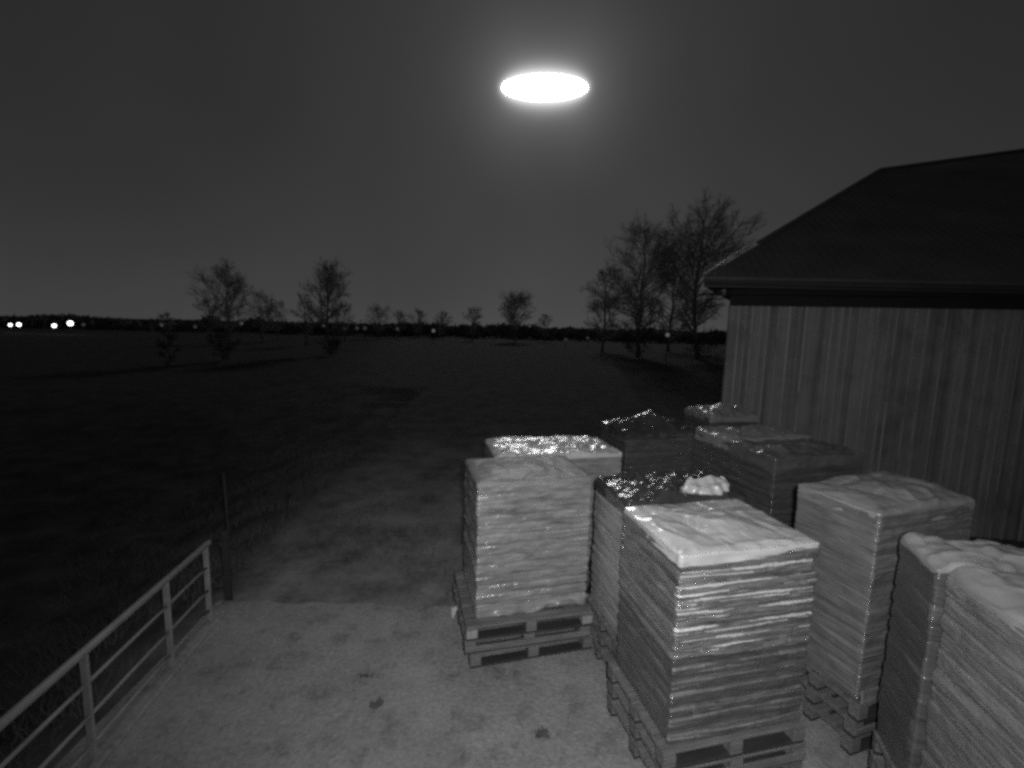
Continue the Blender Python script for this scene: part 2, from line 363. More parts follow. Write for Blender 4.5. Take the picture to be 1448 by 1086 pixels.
def bags_mesh(w_, d_, z0, z1, layers, seed, bulge, soft, res=0.016, rough=0.006, lean=(0, 0), wr=0.005, grow=0.0, tmin=0.0, RPL=13, crease=0.35):
    P, N = ring(w_, d_, 0.022, res); k = len(P)
    per = np.concatenate([[0], np.cumsum(np.linalg.norm(np.diff(P, axis=0), axis=1))])
    rows = layers * RPL; g = MB(); V = []
    lh = (z1 - z0) / layers
    for j in range(rows + 1):
        if j / rows < tmin: continue
        t = j / float(RPL); li = min(int(t), layers - 1); ft = t - li
        wob = 0.10 * vn(per * 2.2, li * 5.0, 0, seed + 2)                 # the seam wanders
        ft2 = np.clip(ft + wob * np.sin(np.pi * ft), 0, 1)
        prof = np.clip(1 - np.abs(2 * ft2 - 1) ** (2.2 + 3.0 * (1 - soft) + 1.5 * vn(per * 1.3, li * 3.3, 0, seed + 3)), 0, 1)
        prof = prof - crease * np.exp(-((1 - np.abs(2 * ft2 - 1)) / 0.10) ** 2)
        amp = bulge * (0.72 + 0.5 * vn(per * 1.7, li * 7.0, 0, seed))     # each bag fuller or flatter
        seam = np.abs((per * 1.9 + (li % 2) * 0.5 + 0.13 * hsh(np.int64(li), np.int64(3), np.int64(1), seed)) % 1.0 - 0.5)
        amp = amp * (1 - 0.55 * np.exp(-(np.minimum(seam, 0.5) / 0.018) ** 2))
        sh = 0.010 * vn(li * 3.7, 0.5, 0, seed + 5) + 0.006 * vn(per * 0.8, li * 2.1, 0, seed + 6)
        off = prof * amp - bulge + sh + rough * fbm(per * 7, np.full(k, t * 1.9), 0, seed + 8, 3) \
            + wr * np.clip(1 - np.abs(vn(per * 1.6, t * 3.1 + 0.4 * vn(per * 1.1, t * 0.7, 0, seed + 12), 0, seed + 13)) * 3.0, 0, 1) + grow
        z = z0 + (z1 - z0) * j / rows
        Q = P + N * off[:, None]
        V.append(np.column_stack([Q[:, 0] + lean[0] * (z - z0), Q[:, 1] + lean[1] * (z - z0), np.full(k, z)]))
    rows = len(V) - 1; zlow = V[0][0][2]; V = np.concatenate(V)
    f = [(j * k + i, j * k + (i + 1) % k, (j + 1) * k + (i + 1) % k, (j + 1) * k + i) for j in range(rows) for i in range(k)]
    n0 = len(V); V = np.concatenate([V, [(0, 0, zlow)]])
    f += [(n0, (i + 1) % k, i) for i in range(k)]
    n1 = len(V); V = np.concatenate([V, [(lean[0] * (z1 - z0), lean[1] * (z1 - z0), z1)]])
    f += [(n1, rows * k + i, rows * k + (i + 1) % k) for i in range(k)]
    g.add(V, f)
    # pale faces along layer edges: bunched film strands, painted shine on the leftmost load
    fi = np.arange(rows * k); row = fi // k + (0 if tmin == 0 else int(math.ceil(tmin * layers * RPL))); pi_ = per[fi % k]
    li = row // RPL; fr = (row % RPL) / float(RPL)
    g.mask = np.zeros(len(fi), bool); g.pp = pi_
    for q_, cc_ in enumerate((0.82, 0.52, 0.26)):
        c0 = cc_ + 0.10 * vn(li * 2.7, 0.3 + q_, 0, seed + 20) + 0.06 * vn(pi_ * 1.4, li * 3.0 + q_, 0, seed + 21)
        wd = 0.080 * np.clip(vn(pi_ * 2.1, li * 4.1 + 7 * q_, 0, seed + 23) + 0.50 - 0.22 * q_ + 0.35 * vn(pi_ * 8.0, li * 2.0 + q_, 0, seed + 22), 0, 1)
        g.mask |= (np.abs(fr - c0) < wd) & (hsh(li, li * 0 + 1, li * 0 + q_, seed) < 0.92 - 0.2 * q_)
    return g
def strands(g, o, m_, upto=None):
    if upto: g.mask = g.mask & (g.pp < upto)
    o.data.materials.append(m_)
    mi = np.zeros(len(o.data.polygons), dtype=np.int32); mi[:len(g.mask)] = g.mask
    o.data.polygons.foreach_set('material_index', mi)

def sheet_mesh(w_, d_, z1, seed, dome=0.05, crump=0.012, skirt=0.08, fold=1.0, lean=(0, 0), dz=0.0, bulgeout=0.002, spike=0.0, fine=0.0):
    P, N = ring(w_, d_, 0.026, 0.018); k = len(P); g = MB(); V = []
    per = np.concatenate([[0], np.cumsum(np.linalg.norm(np.diff(P, axis=0), axis=1))])
    def top_h(x, y):
        u = x / (w_ / 2); v = y / (d_ / 2)
        e = np.clip(1 - np.maximum(np.abs(u), np.abs(v)) ** 3, 0, 1)
        pil = np.abs(np.sin(np.pi * (u * 1.0 + 0.5 + 0.2 * v))) ** 0.6 * np.abs(np.sin(np.pi * (v * 0.75 + 0.6))) ** 0.5
        h = dome * e * (0.45 + 0.55 * pil) + 0.35 * dome * vn(x * 2.2, y * 2.2, 0, seed)
        rg = 1 - np.abs(vn(x * 3.2 + 0.6 * vn(x * 2, y * 2, 0, seed + 1), y * 3.9, 0, seed + 2)) * 2.2
        rg2 = 1 - np.abs(vn(x * 7.5 + y * 3, y * 7 - x * 2, 0, seed + 3)) * 2.2
        h = h + crump * fold * (np.clip(rg, 0, 1) ** 2 + 0.5 * np.clip(rg2, 0, 1) ** 2)
        h = h + crump * 0.45 * fbm(x * 9, y * 9, 0, seed + 4, 3)
        if fine: h = h + fine * fbm(x * 22, y * 22, 0, seed + 14, 2)
        if spike:
            h = h + spike * np.clip(vn(x * 4.5, y * 4.5, 0, seed + 7) - 0.15, 0, 1) * 1.6
        return h
    rows = []
    for s_ in np.linspace(0, 1, 9):                                       # hanging skirt, ragged hem
        hem = skirt * (1 + 0.14 * vn(per * 2.5, 0, 0, seed + 9) + 0.10 * vn(per * 9, 0, 0, seed + 10))
        z = z1 - hem * (1 - s_)
        o = bulgeout + 0.006 * vn(per * 6, s_ * 2.0, 0, seed + 11) + 0.004 * (1 - s_) * vn(per * 14, 0, 0, seed + 12)
        Q = P + N * o[:, None]; rows.append(np.column_stack([Q, z]))
    for s_ in np.concatenate([[0.992, 0.98], np.linspace(0.96, 0.02, 34)]):
        Q = P * s_; e = min(1.0, (1 - s_) / 0.05)
        z = z1 + 0.007 * math.sqrt(e) + top_h(Q[:, 0], Q[:, 1]) * (0.25 + 0.75 * e)
        rows.append(np.column_stack([Q, z]))
    V = np.concatenate(rows); nr = len(rows)
    V[:, 0] += lean[0]; V[:, 1] += lean[1]
    f = [(j * k + i, j * k + (i + 1) % k, (j + 1) * k + (i + 1) % k, (j + 1) * k + i) for j in range(nr - 1) for i in range(k)]
    f.append(tuple((nr - 1) * k + i for i in range(k)))
    g.add(V, f); return g

def stack(lf, yaw, w_, d_, h, what, label, bag_mat, film_mat, layers=13, seed=1, bulge=0.014, soft=0.8, pal_grow=(0.07, 0.08), pal_shift=(0, 0), n_pal=3,
          rough=0.006, lean=(0, 0), pw=None, top=dict(), nm='pallet_load', strand=None, strand_upto=None):
    """lf: plan of the left-front corner. Three empty pallets carry the wrapped load."""
    c, s_ = math.cos(yaw), math.sin(yaw)
    cx = lf[0] + c * w_ / 2 - s_ * d_ / 2; cy = lf[1] + s_ * w_ / 2 + c * d_ / 2
    z = 0.014
    words = ['lowest', 'middle', 'topmost']
    rr = random.Random(seed)
    for k in range(n_pal):
        q_ = 1 if k == 1 else 0; p = PROTO[q_] if not used[q_] else copy_tree(PROTO[q_]); used[q_] = True
        p.location = (cx + c * pal_shift[0] - s_ * pal_shift[1] + rr.uniform(-.025, .025), cy + s_ * pal_shift[0] + c * pal_shift[1] + rr.uniform(-.025, .025), z); p.rotation_euler = (0, 0, yaw + rr.uniform(-.02, .02))
        p.scale = ((w_ + pal_grow[0]) / 1.24, (d_ + pal_grow[1]) / 0.92, 1)
        tag(p, '%s wooden pallet under the %s' % (words[k], what), 'pallet', 'wooden pallets under the wrapped loads')
        z += PH
    r = empty(nm, (cx, cy, z), yaw)
    tag(r, label, 'pallet load', 'film wrapped pallet loads of bags')
    H = h - z
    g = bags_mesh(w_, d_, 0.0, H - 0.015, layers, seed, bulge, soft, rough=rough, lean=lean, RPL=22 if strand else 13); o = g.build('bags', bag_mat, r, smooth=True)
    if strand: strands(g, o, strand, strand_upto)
    sheet_mesh(w_, d_, H, seed + 40, lean=(lean[0] * H, lean[1] * H), **top).build('top_film', film_mat, r, smooth=True)
    r['H'] = H
    return r

Y15 = math.radians(14)
# front stack
A = pz(963, 787, 1.99)
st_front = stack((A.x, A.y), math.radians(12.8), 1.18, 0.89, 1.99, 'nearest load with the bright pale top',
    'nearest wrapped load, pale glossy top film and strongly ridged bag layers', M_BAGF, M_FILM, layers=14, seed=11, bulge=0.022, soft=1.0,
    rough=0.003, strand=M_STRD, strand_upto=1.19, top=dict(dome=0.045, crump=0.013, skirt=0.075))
H_ = st_front['H']
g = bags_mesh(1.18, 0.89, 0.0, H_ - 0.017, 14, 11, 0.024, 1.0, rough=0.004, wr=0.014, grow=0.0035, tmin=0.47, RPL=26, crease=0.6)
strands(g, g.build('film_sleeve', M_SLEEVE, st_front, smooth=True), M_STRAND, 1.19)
A = pz(675, 685, 1.95)
st_l1 = stack((A.x, A.y), math.radians(14), 1.27, 0.9, 1.95, 'free-standing left load with a film skirt',
    'leftmost light grey wrapped load with loose film skirt over its pallets', M_BAGL, M_FILMM, layers=13, seed=23, bulge=0.011, soft=0.8,
    rough=0.007, pal_grow=(0.12, 0.20), strand=M_SHINE, pal_shift=(-0.05, -0.05), top=dict(dome=0.03, crump=0.008, skirt=0.03))
A = pz(700, 648, 1.95)
st_l2 = stack((A.x, A.y + 0.1), math.radians(12), 1.72, 0.9, 1.93, 'load with the glittering crumpled top',
    'wrapped load with glittering crumpled film top, directly behind the leftmost load', M_BAGL, M_FILM, layers=13, seed=31, bulge=0.012, soft=0.7,
    pal_grow=(0.1, 0.1), top=dict(dome=0.05, crump=0.022, skirt=0.05, fold=1.2, fine=0.0008))
A = pz(878, 715, 1.90)
st_mid = stack((A.x + 0.07, A.y + 0.03), math.radians(13), 1.32, 0.78, 1.88, 'dark topped load between the nearest load and the back ones',
    'wrapped load with dark crumpled top and bunched white film, behind the nearest load', M_BAGM, M_FILMD, layers=13, seed=43, bulge=0.008, soft=0.6,
    rough=0.004, top=dict(dome=0.06, crump=0.03, skirt=0.10, fold=1.1, spike=0.07, fine=0.0014))
A = pz(1245, 728, 2.14)
st_right = stack((A.x, A.y), math.radians(18), 1.19, 0.74, 2.14, 'tall grey load with the glinting front corner',
    'grey wrapped load with domed top and glinting front corner, right of the nearest load', M_BAG, M_FILMG, layers=14, seed=53, bulge=0.007, soft=0.7,
    rough=0.004, top=dict(dome=0.10, crump=0.012, skirt=0.10))
# right edge: a dull short load and the ridged one in front of it
A = pz(1275, 760, 2.08); B = pz(1330, 808, 2.08); C = pz(1448, 892, 2.08)
dl = Vector((B.x - A.x, B.y - A.y, 0)); yr = math.atan2(-dl.y, -dl.x) - math.pi / 2
st_rd = stack((B.x - 0.0, B.y + 0.02), yr, 1.20, 0.50, 2.08, 'dull dark half-depth load',
    'dull dark sided wrapped load with messy film top, near the right photo edge', M_BAGD, M_FILMM, layers=13, seed=61, bulge=0.005, soft=0.5,
    rough=0.003, pal_grow=(0.02, 0.0), top=dict(dome=0.13, crump=0.026, skirt=0.05, fold=1.0, fine=0.0015))
dl2 = Vector((C.x - B.x, C.y - B.y, 0)); yr2 = math.atan2(-dl2.y, -dl2.x) - math.pi / 2
LF = (B.x + 0.02 + dl2.normalized().x * 0.87, B.y - 0.01 + dl2.normalized().y * 0.87)
st_rn = stack(LF, yr2, 1.20, 0.86, 2.08, 'big ridged load cut off by the right photo edge',
    'ridged wrapped load cut off by the lower right photo edge', M_BAG, M_FILMM, layers=13, seed=71, bulge=0.008, soft=0.8,
    rough=0.005, strand=M_STRD, pal_grow=(0.02, 0.0), top=dict(dome=0.13, crump=0.020, skirt=0.05, fine=0.002))
# second row by the barn
A = pz(1097, 650, 1.93)
st_c1 = stack((A.x, A.y), math.radians(15), 1.52, 0.85, 1.93, 'dark load with the bright dotted front corner',
    'dark wrapped load with a dotted bright front corner, behind the tall grey load', M_BAGD, M_FILMC, layers=13, seed=83, bulge=0.012, soft=0.8,
    top=dict(dome=0.06, crump=0.025, skirt=0.12, spike=0.03, fine=0.0014))
A = pz(1042, 627, 1.95)
st_c2 = stack((A.x - 0.02, A.y + 0.12), math.radians(15), 1.5, 0.85, 1.95, 'load with the paler flat top against the barn side',
    'dark wrapped load with a paler top, farther back than the dotted-corner load', M_BAGD, M_FILMG, layers=13, seed=89, bulge=0.010, soft=0.8,
    top=dict(dome=0.05, crump=0.022, skirt=0.14, fine=0.003))
A = pz(886, 614, 1.90)
st_bd = stack((A.x, A.y), math.radians(15), 1.34, 0.95, 1.92, 'black topped far load',
    'dark wrapped load with torn upstanding film edges, far back on the left', M_BAGD, M_FILMD, layers=13, seed=97, bulge=0.010, soft=0.8,
    top=dict(dome=0.10, crump=0.03, skirt=0.12, spike=0.08, fine=0.0014))
A = pz(1020, 592, 1.93)
st_bl = stack((A.x - 0.15, A.y + 0.1), math.radians(10), 1.05, 0.95, 1.93, 'farthest load beside the barn corner',
    'farthest wrapped load, bright crumpled corner, next to the barn corner', M_BAGD, M_FILMG, layers=13, seed=103, bulge=0.010, soft=0.8,
    top=dict(dome=0.12, crump=0.03, skirt=0.10, spike=0.03, fine=0.0014))

# paler sawn block ends on the free-standing load's top pallet
for o in bpy.data.objects:
    if o.get('label') == 'topmost wooden pallet under the free-standing left load with a film skirt':
        for ch in o.children:
            if ch.name.startswith('block') and ch.location.y < -0.2 and abs(ch.location.x) > 0.2:
                ch.material_slots[0].link = 'OBJECT'; ch.material_slots[0].material = M_WOODL
# loose film pieces on the loads
def drape(parent, a, b, drop, out, seed, mat_, name, n=40, m_=14, amp=0.02, lift=0.0):
    """a ragged film flap hanging from a..b (load coordinates), outwards along -y"""
    a, b = np.array(a, float), np.array(b, float); g = MB(); V = []
    for j in range(m_ + 1):
        t = j / m_
        for i in range(n + 1):
            s_ = i / n; p = a + (b - a) * s_
            dr = drop * (0.75 + 0.55 * float(vn(s_ * 5, 0, 0, seed)))
            V.append((p[0] + 0.01 * float(vn(s_ * 9, t * 3, 0, seed + 1)), p[1] - out * (0.3 + 0.7 * t) - amp * t * float(vn(s_ * 11, t * 2, 0, seed + 2)),
                      p[2] - dr * t + lift * t * t))
    k = n + 1
    g.add(V, [(j * k + i, (j + 1) * k + i, (j + 1) * k + i + 1, j * k + i + 1) for j in range(m_) for i in range(n)])
    o = g.build(name, mat_, parent, smooth=True)
    so = o.modifiers.new('thickness', 'SOLIDIFY'); so.thickness = 0.002
    return o
drape(st_l1, (-0.63, -0.452, 0.09), (0.63, -0.452, 0.11), 0.12, 0.025, 5, M_FILMG, 'film_skirt', amp=0.03)
drape(st_right, (-0.58, -0.372, 0.10), (0.58, -0.372, 0.10), 0.13, 0.02, 7, M_FILMG, 'film_skirt', amp=0.03)
# bunched pale film on the dark topped middle load
g = MB(); V = []; nu, nv_ = 60, 16
for j in range(nv_ + 1):
    t = j / nv_
    for i in range(nu + 1):
        s_ = i / nu; an = s_ * math.pi
        pl = 0.016 * math.sin(s_ * 34 + 1.5 * float(vn(s_ * 6, t * 2, 0, 3)))
        rr_ = math.sin(t * math.pi * 0.55 + 0.1)
        V.append((0.30 - 0.27 * math.cos(an) * (0.55 + 0.45 * rr_), -0.20 - (0.16 * math.sin(an) + pl) * rr_, st_mid['H'] + 0.03 + 0.15 * (1 - t) ** 0.8 + 0.03 * float(vn(s_ * 5, t * 4, 0, 9))))
k = nu + 1
g.add(V, [(j * k + i, (j + 1) * k + i, (j + 1) * k + i + 1, j * k + i + 1) for j in range(nv_) for i in range(nu)] + [tuple(range(nu, -1, -1))])
o = g.build('bunched_film', M_FILM, st_mid, smooth=True)
o['label'] = 'bunched pale film'

# ------------------------------------------------------------------ railing on the left
rail = empty('metal_railing', (-3.4, 4.2, 0.0))
tag(rail, 'grey metal railing with four horizontal rails along the concrete edge', 'railing')
pb = [pz(133, 1080, 0.0), pz(236, 947, 0.0), pz(297, 882, 0.0)]
def lx(y): return pb[0].x + (pb[2].x - pb[0].x) * (y - pb[0].y) / (pb[2].y - pb[0].y)
y_end = pb[2].y + 0.32; o0 = np.array((-3.4, 4.2, 0.0)); HT = 0.97
def rp(y, z): return np.array((lx(y), y, z)) - o0
g = MB(); g.tube([rp(0.3, HT), rp(2.6, HT), rp(y_end - 0.25, HT)], 0.034, 12); g.build('top_rail', M_RAIL, rail, smooth=True)
for z in (0.70, 0.42, 0.17):
    g = MB(); g.tube([rp(0.3, z), rp(2.6, z), rp(y_end - 0.28, z)], 0.017, 10); g.build('rail', M_RAIL, rail, smooth=True)
for y in (0.6, 1.9, pb[0].y, pb[1].y, pb[2].y):
    g = MB(); q = rp(y, 0); g.box((q[0], q[1], HT / 2 - 0.02), (0.030, 0.012, HT / 2 - 0.005)); g.box((q[0], q[1], 0.008), (0.06, 0.05, 0.006))
    g.build('post', M_RAIL, rail, bevel=0.004)
# kerb below it
g = MB(); ys = np.linspace(-2, 5.3, 60)
V = []
for y in ys:
    e = 0.008 * float(vn(y * 3, 0, 0, 2)); x0, x1 = lx(y) - 0.10, lx(y) + 0.085
    V += [(x0, y, -0.3), (x0, y, 0.045 + e), (x1 - 0.012, y, 0.05 + e), (x1, y, 0.038 + e), (x1 + 0.004, y, -0.1)]
g.add(V, [(j * 5 + i, (j + 1) * 5 + i, (j + 1) * 5 + i + 1, j * 5 + i + 1) for j in range(59) for i in range(4)] + [(4, 3, 2, 1, 0)[::-1], (59 * 5, 59 * 5 + 1, 59 * 5 + 2, 59 * 5 + 3, 59 * 5 + 4)])
tag(g.build('kerb', M_CONC), kind='structure')
# dark timber end post beyond the railing
g = MB(); p = pz(320, 851, 0.0)
g.box((0, 0, 0.42), (0.035, 0.035, 0.52)); g.box((0.0, -0.045, 0.80), (0.05, 0.02, 0.04)); g.bar((-0.16, -0.05, 0.86), (0.02, -0.05, 0.90), 0.02, 0.02)
ep = g.build('gate_post', M_WOODD, bevel=0.005, loc=(p.x, p.y + 0.05, gz(p.x, p.y)))
tag(ep, 'short dark gate post with a latch just past the railing end', 'post')
# thin stake on the bank
p = Vector((-4.05, 6.3, 0)); p.z = gz(p.x, p.y)
g = MB(); g.tube([(0, 0, -0.1), (0.005, 0.01, 0.7), (-0.01, 0.0, 1.45)], [0.018, 0.017, 0.013], 7)
tag(g.build('wooden_stake', M_WOODD, smooth=True, loc=p), 'thin upright wooden stake on the bank behind the railing', 'stake')

# ------------------------------------------------------------------ barn
L = py(997, 391, 11.6); R_ = py(1448, 405, 10.4)
R_.z = L.z - 0.10
ed = (R_ - L).normalized()
P1 = py(1245, 241, 18.2)
nrm_ = ed.cross(P1 - L).normalized()
d2 = ray(1448, 213); P2 = EYE + d2 * ((L - EYE).dot(nrm_) / d2.dot(nrm_))
rd = (P2 - P1).normalized()
Rx = L + ed * 16; P2x = P1 + rd * 12
bn = empty('barn', (L.x + 6, L.y, -0.9)); bo = Vector((L.x + 6, L.y, -0.9))
tag(bn, 'dark hipped barn with vertical board wall and deep eaves', 'barn')
T = lambda v: np.array(v - bo)
if nrm_.z < 0: nrm_ = -nrm_
inn = Vector((-ed.y, ed.x, 0)).normalized()
if inn.y < 0: inn = -inn
# roof planes: front, hip end on the left, and the rear, all 6 cm thick
endd = Vector((0.52, 0.854, 0)); back_l = L + endd * (2 * (P1 - L).dot(inn) / endd.dot(inn)); back_r = back_l + ed * 16
g = MB()
th_ = Vector((0, 0, -0.07))
def quad(pts):
    n = len(pts); V = [T(p) for p in pts] + [T(p + th_) for p in pts]
    g.add(V, [tuple(range(n)), tuple(range(2 * n - 1, n - 1, -1))] + [(i, i + n, (i + 1) % n + n, (i + 1) % n) for i in range(n)])
quad([L, Rx, P2x, P1]); quad([back_l, L, P1]); quad([back_r, back_l, P1, P2x])
# profiled ribs running down the front slope
slope = (P1 - L) - ed * (P1 - L).dot(ed); 
up_s = slope.normalized(); Ls = slope.length
for i in range(70):
    s0 = 0.12 + i * 0.225
    base = L + ed * s0
    # length up to the hip line or the ridge
    hipx = (P1 - L).dot(ed); ln = Ls * min(1.0, s0 / hipx) if hipx > 0 else Ls
    ln = min(ln, Ls) - 0.05
    if ln < 0.1: continue
    a = base + nrm_ * 0.012 - up_s * 0.03; b = base + up_s * ln + nrm_ * 0.012
    g.bar(T(a), T(b), 0.035, 0.024, up=tuple(nrm_))
roof = g.build('roof', M_ROOF, bn)
g = MB(); hv = (P1 - L)
hn = hv.normalized(); q0 = L - hn * 0.10 + nrm_ * 0.10; q1 = L + hv * 0.17 + nrm_ * 0.10 + Vector((0, 0, 0.06))
hh = ((EYE - L).normalized() + MOON_D).normalized(); hh = (hh - hn * hh.dot(hn)).normalized()     # white strip in place of a glint, tilted midway between eye and moon
g.bar(T(q0), T(q1), 0.15, 0.012, up=tuple(hh)); g.build('hip_glint_flashing', M_HIPGLINT, roof, smooth=True)
g = MB(); g.bar(T(L + hv * 0.22 + nrm_ * 0.04), T(P1 + nrm_ * 0.04), 0.14, 0.05, up=tuple(nrm_))
g.bar(T(P1 + nrm_ * 0.045), T(P2x + nrm_ * 0.045), 0.16, 0.05, up=tuple(nrm_)); g.build('ridge_cap', M_ROOF, roof, bevel=0.01)
# fascia and gutter, soffit
g = MB(); g.bar(T(L + Vector((0, 0, -0.16)) + inn * 0.06), T(Rx + Vector((0, 0, -0.16)) + inn * 0.06), 0.03, 0.18)
g.bar(T(L + Vector((0, 0, -0.16)) + endd * 0.09 + ed * 0.03), T(back_l + Vector((0, 0, -0.16))), 0.03, 0.18); g.build('fascia', M_FASCIA, bn, bevel=0.004)
g = MB(); a0, a1 = L + Vector((0, 0, -0.13)) - inn * 0.01, Rx + Vector((0, 0, -0.13)) - inn * 0.01
V = []; nn = 10
for e in (a0, a1):
    for rr_ in (0.062, 0.055):
        for i in range(nn + 1):
            an = math.pi + math.pi * i / nn; V.append(T(e + inn * (math.cos(an) * rr_) + Vector((0, 0, math.sin(an) * rr_))))
k = nn + 1
f = [(i, i + 1, 2 * k + i + 1, 2 * k + i) for i in range(nn)] + [(k + i + 1, k + i, 3 * k + i, 3 * k + i + 1) for i in range(nn)] + [(0, 2 * k, 3 * k, k), (nn, k + nn, 3 * k + nn, 2 * k + nn)] + [(i, k + i, k + i + 1, i + 1) for i in range(nn)] + [(2 * k + i + 1, 3 * k + i + 1, 3 * k + i, 2 * k + i) for i in range(nn)]
g.add(V, f); g.build('gutter', M_FASCIA, bn, smooth=True)
ov = 0.62
wl = L + ed * 0.80 + inn * ov; wr = L + ed * 15.6 + inn * ov
zt = L.z - 0.27
g = MB()
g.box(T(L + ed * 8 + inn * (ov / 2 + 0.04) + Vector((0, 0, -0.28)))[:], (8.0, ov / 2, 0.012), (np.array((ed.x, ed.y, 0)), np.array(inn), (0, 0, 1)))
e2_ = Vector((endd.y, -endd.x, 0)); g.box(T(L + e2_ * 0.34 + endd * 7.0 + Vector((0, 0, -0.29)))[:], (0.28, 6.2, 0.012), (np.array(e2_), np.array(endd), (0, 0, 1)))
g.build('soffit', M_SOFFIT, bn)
for sx, dd_ in ((0.12, 0.30), (0.50, 0.30)):
    g = MB(); c = L + ed * sx + inn * dd_ + Vector((0, 0, -0.36)); g.box((0, 0, 0), (0.035, 0.20, 0.07), (np.array((ed.x, ed.y, 0)), np.array(inn), (0, 0, 1)))
    g.build('rafter_end', M_BOARD, bn, bevel=0.006, loc=Vector(T(c)))
# wall: boards with slightly different set-backs, battens over the joints
ed2 = Vector((ed.x, ed.y, 0)).normalized(); axm = (np.array(ed2), np.array(inn), np.array((0, 0, 1.0)))
zb = -1.75; rr = random.Random(5); FR = 0.36
g = MB(); gb = MB(); x = 0.0
wl0 = Vector((wl.x, wl.y, 0)); ztop = zt - 0.02 - FR
while x < 15.0:
    bw = rr.choice((0.16, 0.19, 0.22, 0.25))
    c = wl0 + ed2 * (x + bw / 2) + inn * (0.03 + rr.uniform(0, 0.008)); ha = (ztop - zb) / 2
    g.box(np.array(c - Vector((bo.x, bo.y, 0))) + np.array((0, 0, zb + ha - bo.z)), (bw / 2 - 0.003, 0.022, ha), axm)
    if rr.random() < 0.88:
        bwid = rr.uniform(0.014, 0.024)
        c2 = wl0 + ed2 * (x + bw) + inn * (-0.012)
        gb.box(np.array(c2 - Vector((bo.x, bo.y, 0))) + np.array((0, 0, zb + ha - bo.z + 0.004)), (bwid, 0.018, ha - 0.012), axm)
    x += bw
g.box(np.array(wl0 + ed2 * 7.5 + inn * 0.10 - Vector((bo.x, bo.y, 0))) + np.array((0, 0, (zb + ztop) / 2 - bo.z)), (7.5, 0.04, (ztop - zb) / 2 - 0.005), axm)
g.box(np.array(wl0 + ed2 * 0.06 + endd * 6.3 - Vector((bo.x, bo.y, 0))) + np.array((0, 0, (zb + ztop) / 2 - bo.z)), (0.04, 6.1, (ztop - zb) / 2 + FR / 2 - 0.02), (np.array(e2_), np.array(endd), np.array((0, 0, 1.0))))
wall = g.build('wall', M_BOARD, bn); gb.build('battens', M_BATTEN, wall)
g = MB(); g.box(np.array(wl0 + ed2 * 7.5 - inn * 0.03 - Vector((bo.x, bo.y, 0))) + np.array((0, 0, zt - 0.01 - FR / 2 - bo.z)), (7.52, 0.03, FR / 2 + 0.03), axm)  # dark strip standing in for the shade under the eave
g.build('eave_shade_board', M_SOFFIT, bn)

# ------------------------------------------------------------------ bare trees
def bare_tree(name, base, height, spread, label, cat='tree', group=None, seed=1, prim=26, sec=7, ter=5, trunk_r=None, first=0.25, upright=0.6, top_round=1.0, twig=0.012, crown_mat=None):
    rg = np.random.default_rng(seed)
    root = empty(name, base); tag(root, label, cat, group)
    tr = trunk_r or height * 0.016
    n = 14; tz = np.linspace(-0.3, height * 0.97, n)
    tp = np.column_stack([np.cumsum(rg.normal(0, height * 0.006, n)), np.cumsum(rg.normal(0, height * 0.006, n)), tz]); tp[0, :2] = 0; tp[1, :2] *= 0.3
    trr = tr * (1 - np.linspace(0, 1, n)) ** 0.85 + twig * 0.8; trr[0] *= 1.4
    g = MB(); g.tube(tp, trr, 8); g.build('trunk', M_BARK, root, smooth=True)
    g = MB()
    def grow(p0, d, L_, r, lvl):
        k = 6 if lvl == 1 else (4 if lvl == 2 else 3)
        pts = [p0]; dv_ = d / np.linalg.norm(d)
        for i in range(k - 1):
            dv_ = dv_ + rg.normal(0, 0.16 if lvl < 3 else 0.22, 3) + np.array((0, 0, 0.10 * upright)); dv_ /= np.linalg.norm(dv_)
            pts.append(pts[-1] + dv_ * L_ / (k - 1))
        pts = np.array(pts); g.tube(pts, np.linspace(r, max(r * 0.25, twig * 0.45), k), 4 if lvl == 1 else 3, cap=False)
        if lvl == 3: return
        m_ = sec if lvl == 1 else ter
        if lvl == 1: m_ = max(2, int(sec * min(1.2, 0.25 + L_ / spread)))
        for q in range(m_):
            t = rg.uniform(0.25, 1.0) if lvl == 1 else rg.uniform(0.2, 1.0)
            i = min(int(t * (k - 1)), k - 2); pp = pts[i] + (pts[i + 1] - pts[i]) * (t * (k - 1) - i)
            ax_ = pts[i + 1] - pts[i]; ax_ /= np.linalg.norm(ax_)
            rnd = rg.normal(0, 1, 3); rnd -= ax_ * rnd.dot(ax_); rnd /= np.linalg.norm(rnd)
            a = rg.uniform(0.45, 0.95)
            grow(pp, ax_ * math.cos(a) + rnd * math.sin(a), L_ * rg.uniform(0.35, 0.6) * (1.15 - 0.5 * t), max(r * 0.45, twig), lvl + 1)
    for q in range(prim):
        t = first + (1 - first) * ((q + rg.uniform(0, 1)) / prim) ** 1.25
        z = t * height * 0.95; i = np.searchsorted(tz, z) - 1; i = min(max(i, 0), n - 2)
        p0 = tp[i] + (tp[i + 1] - tp[i]) * (z - tz[i]) / (tz[i + 1] - tz[i])
        u = (t - first) / (1 - first)
        env = (math.sin(math.pi * min(1, (u * 0.86 + 0.10)))) ** 0.75 * top_round + (1 - top_round) * (1 - u)
        L_ = spread * max(env, 0.14) * rg.uniform(0.75, 1.15)
        a = rg.uniform(0, 2 * np.pi); tilt = 0.30 + upright * 0.6 + 0.9 * u * upright
        grow(p0, np.array((math.cos(a), math.sin(a), tilt)), L_, max(tr * 0.42 * (1 - u * 0.6), twig), 1)
    g.build('crown', crown_mat or M_TWIG, root)
    return root
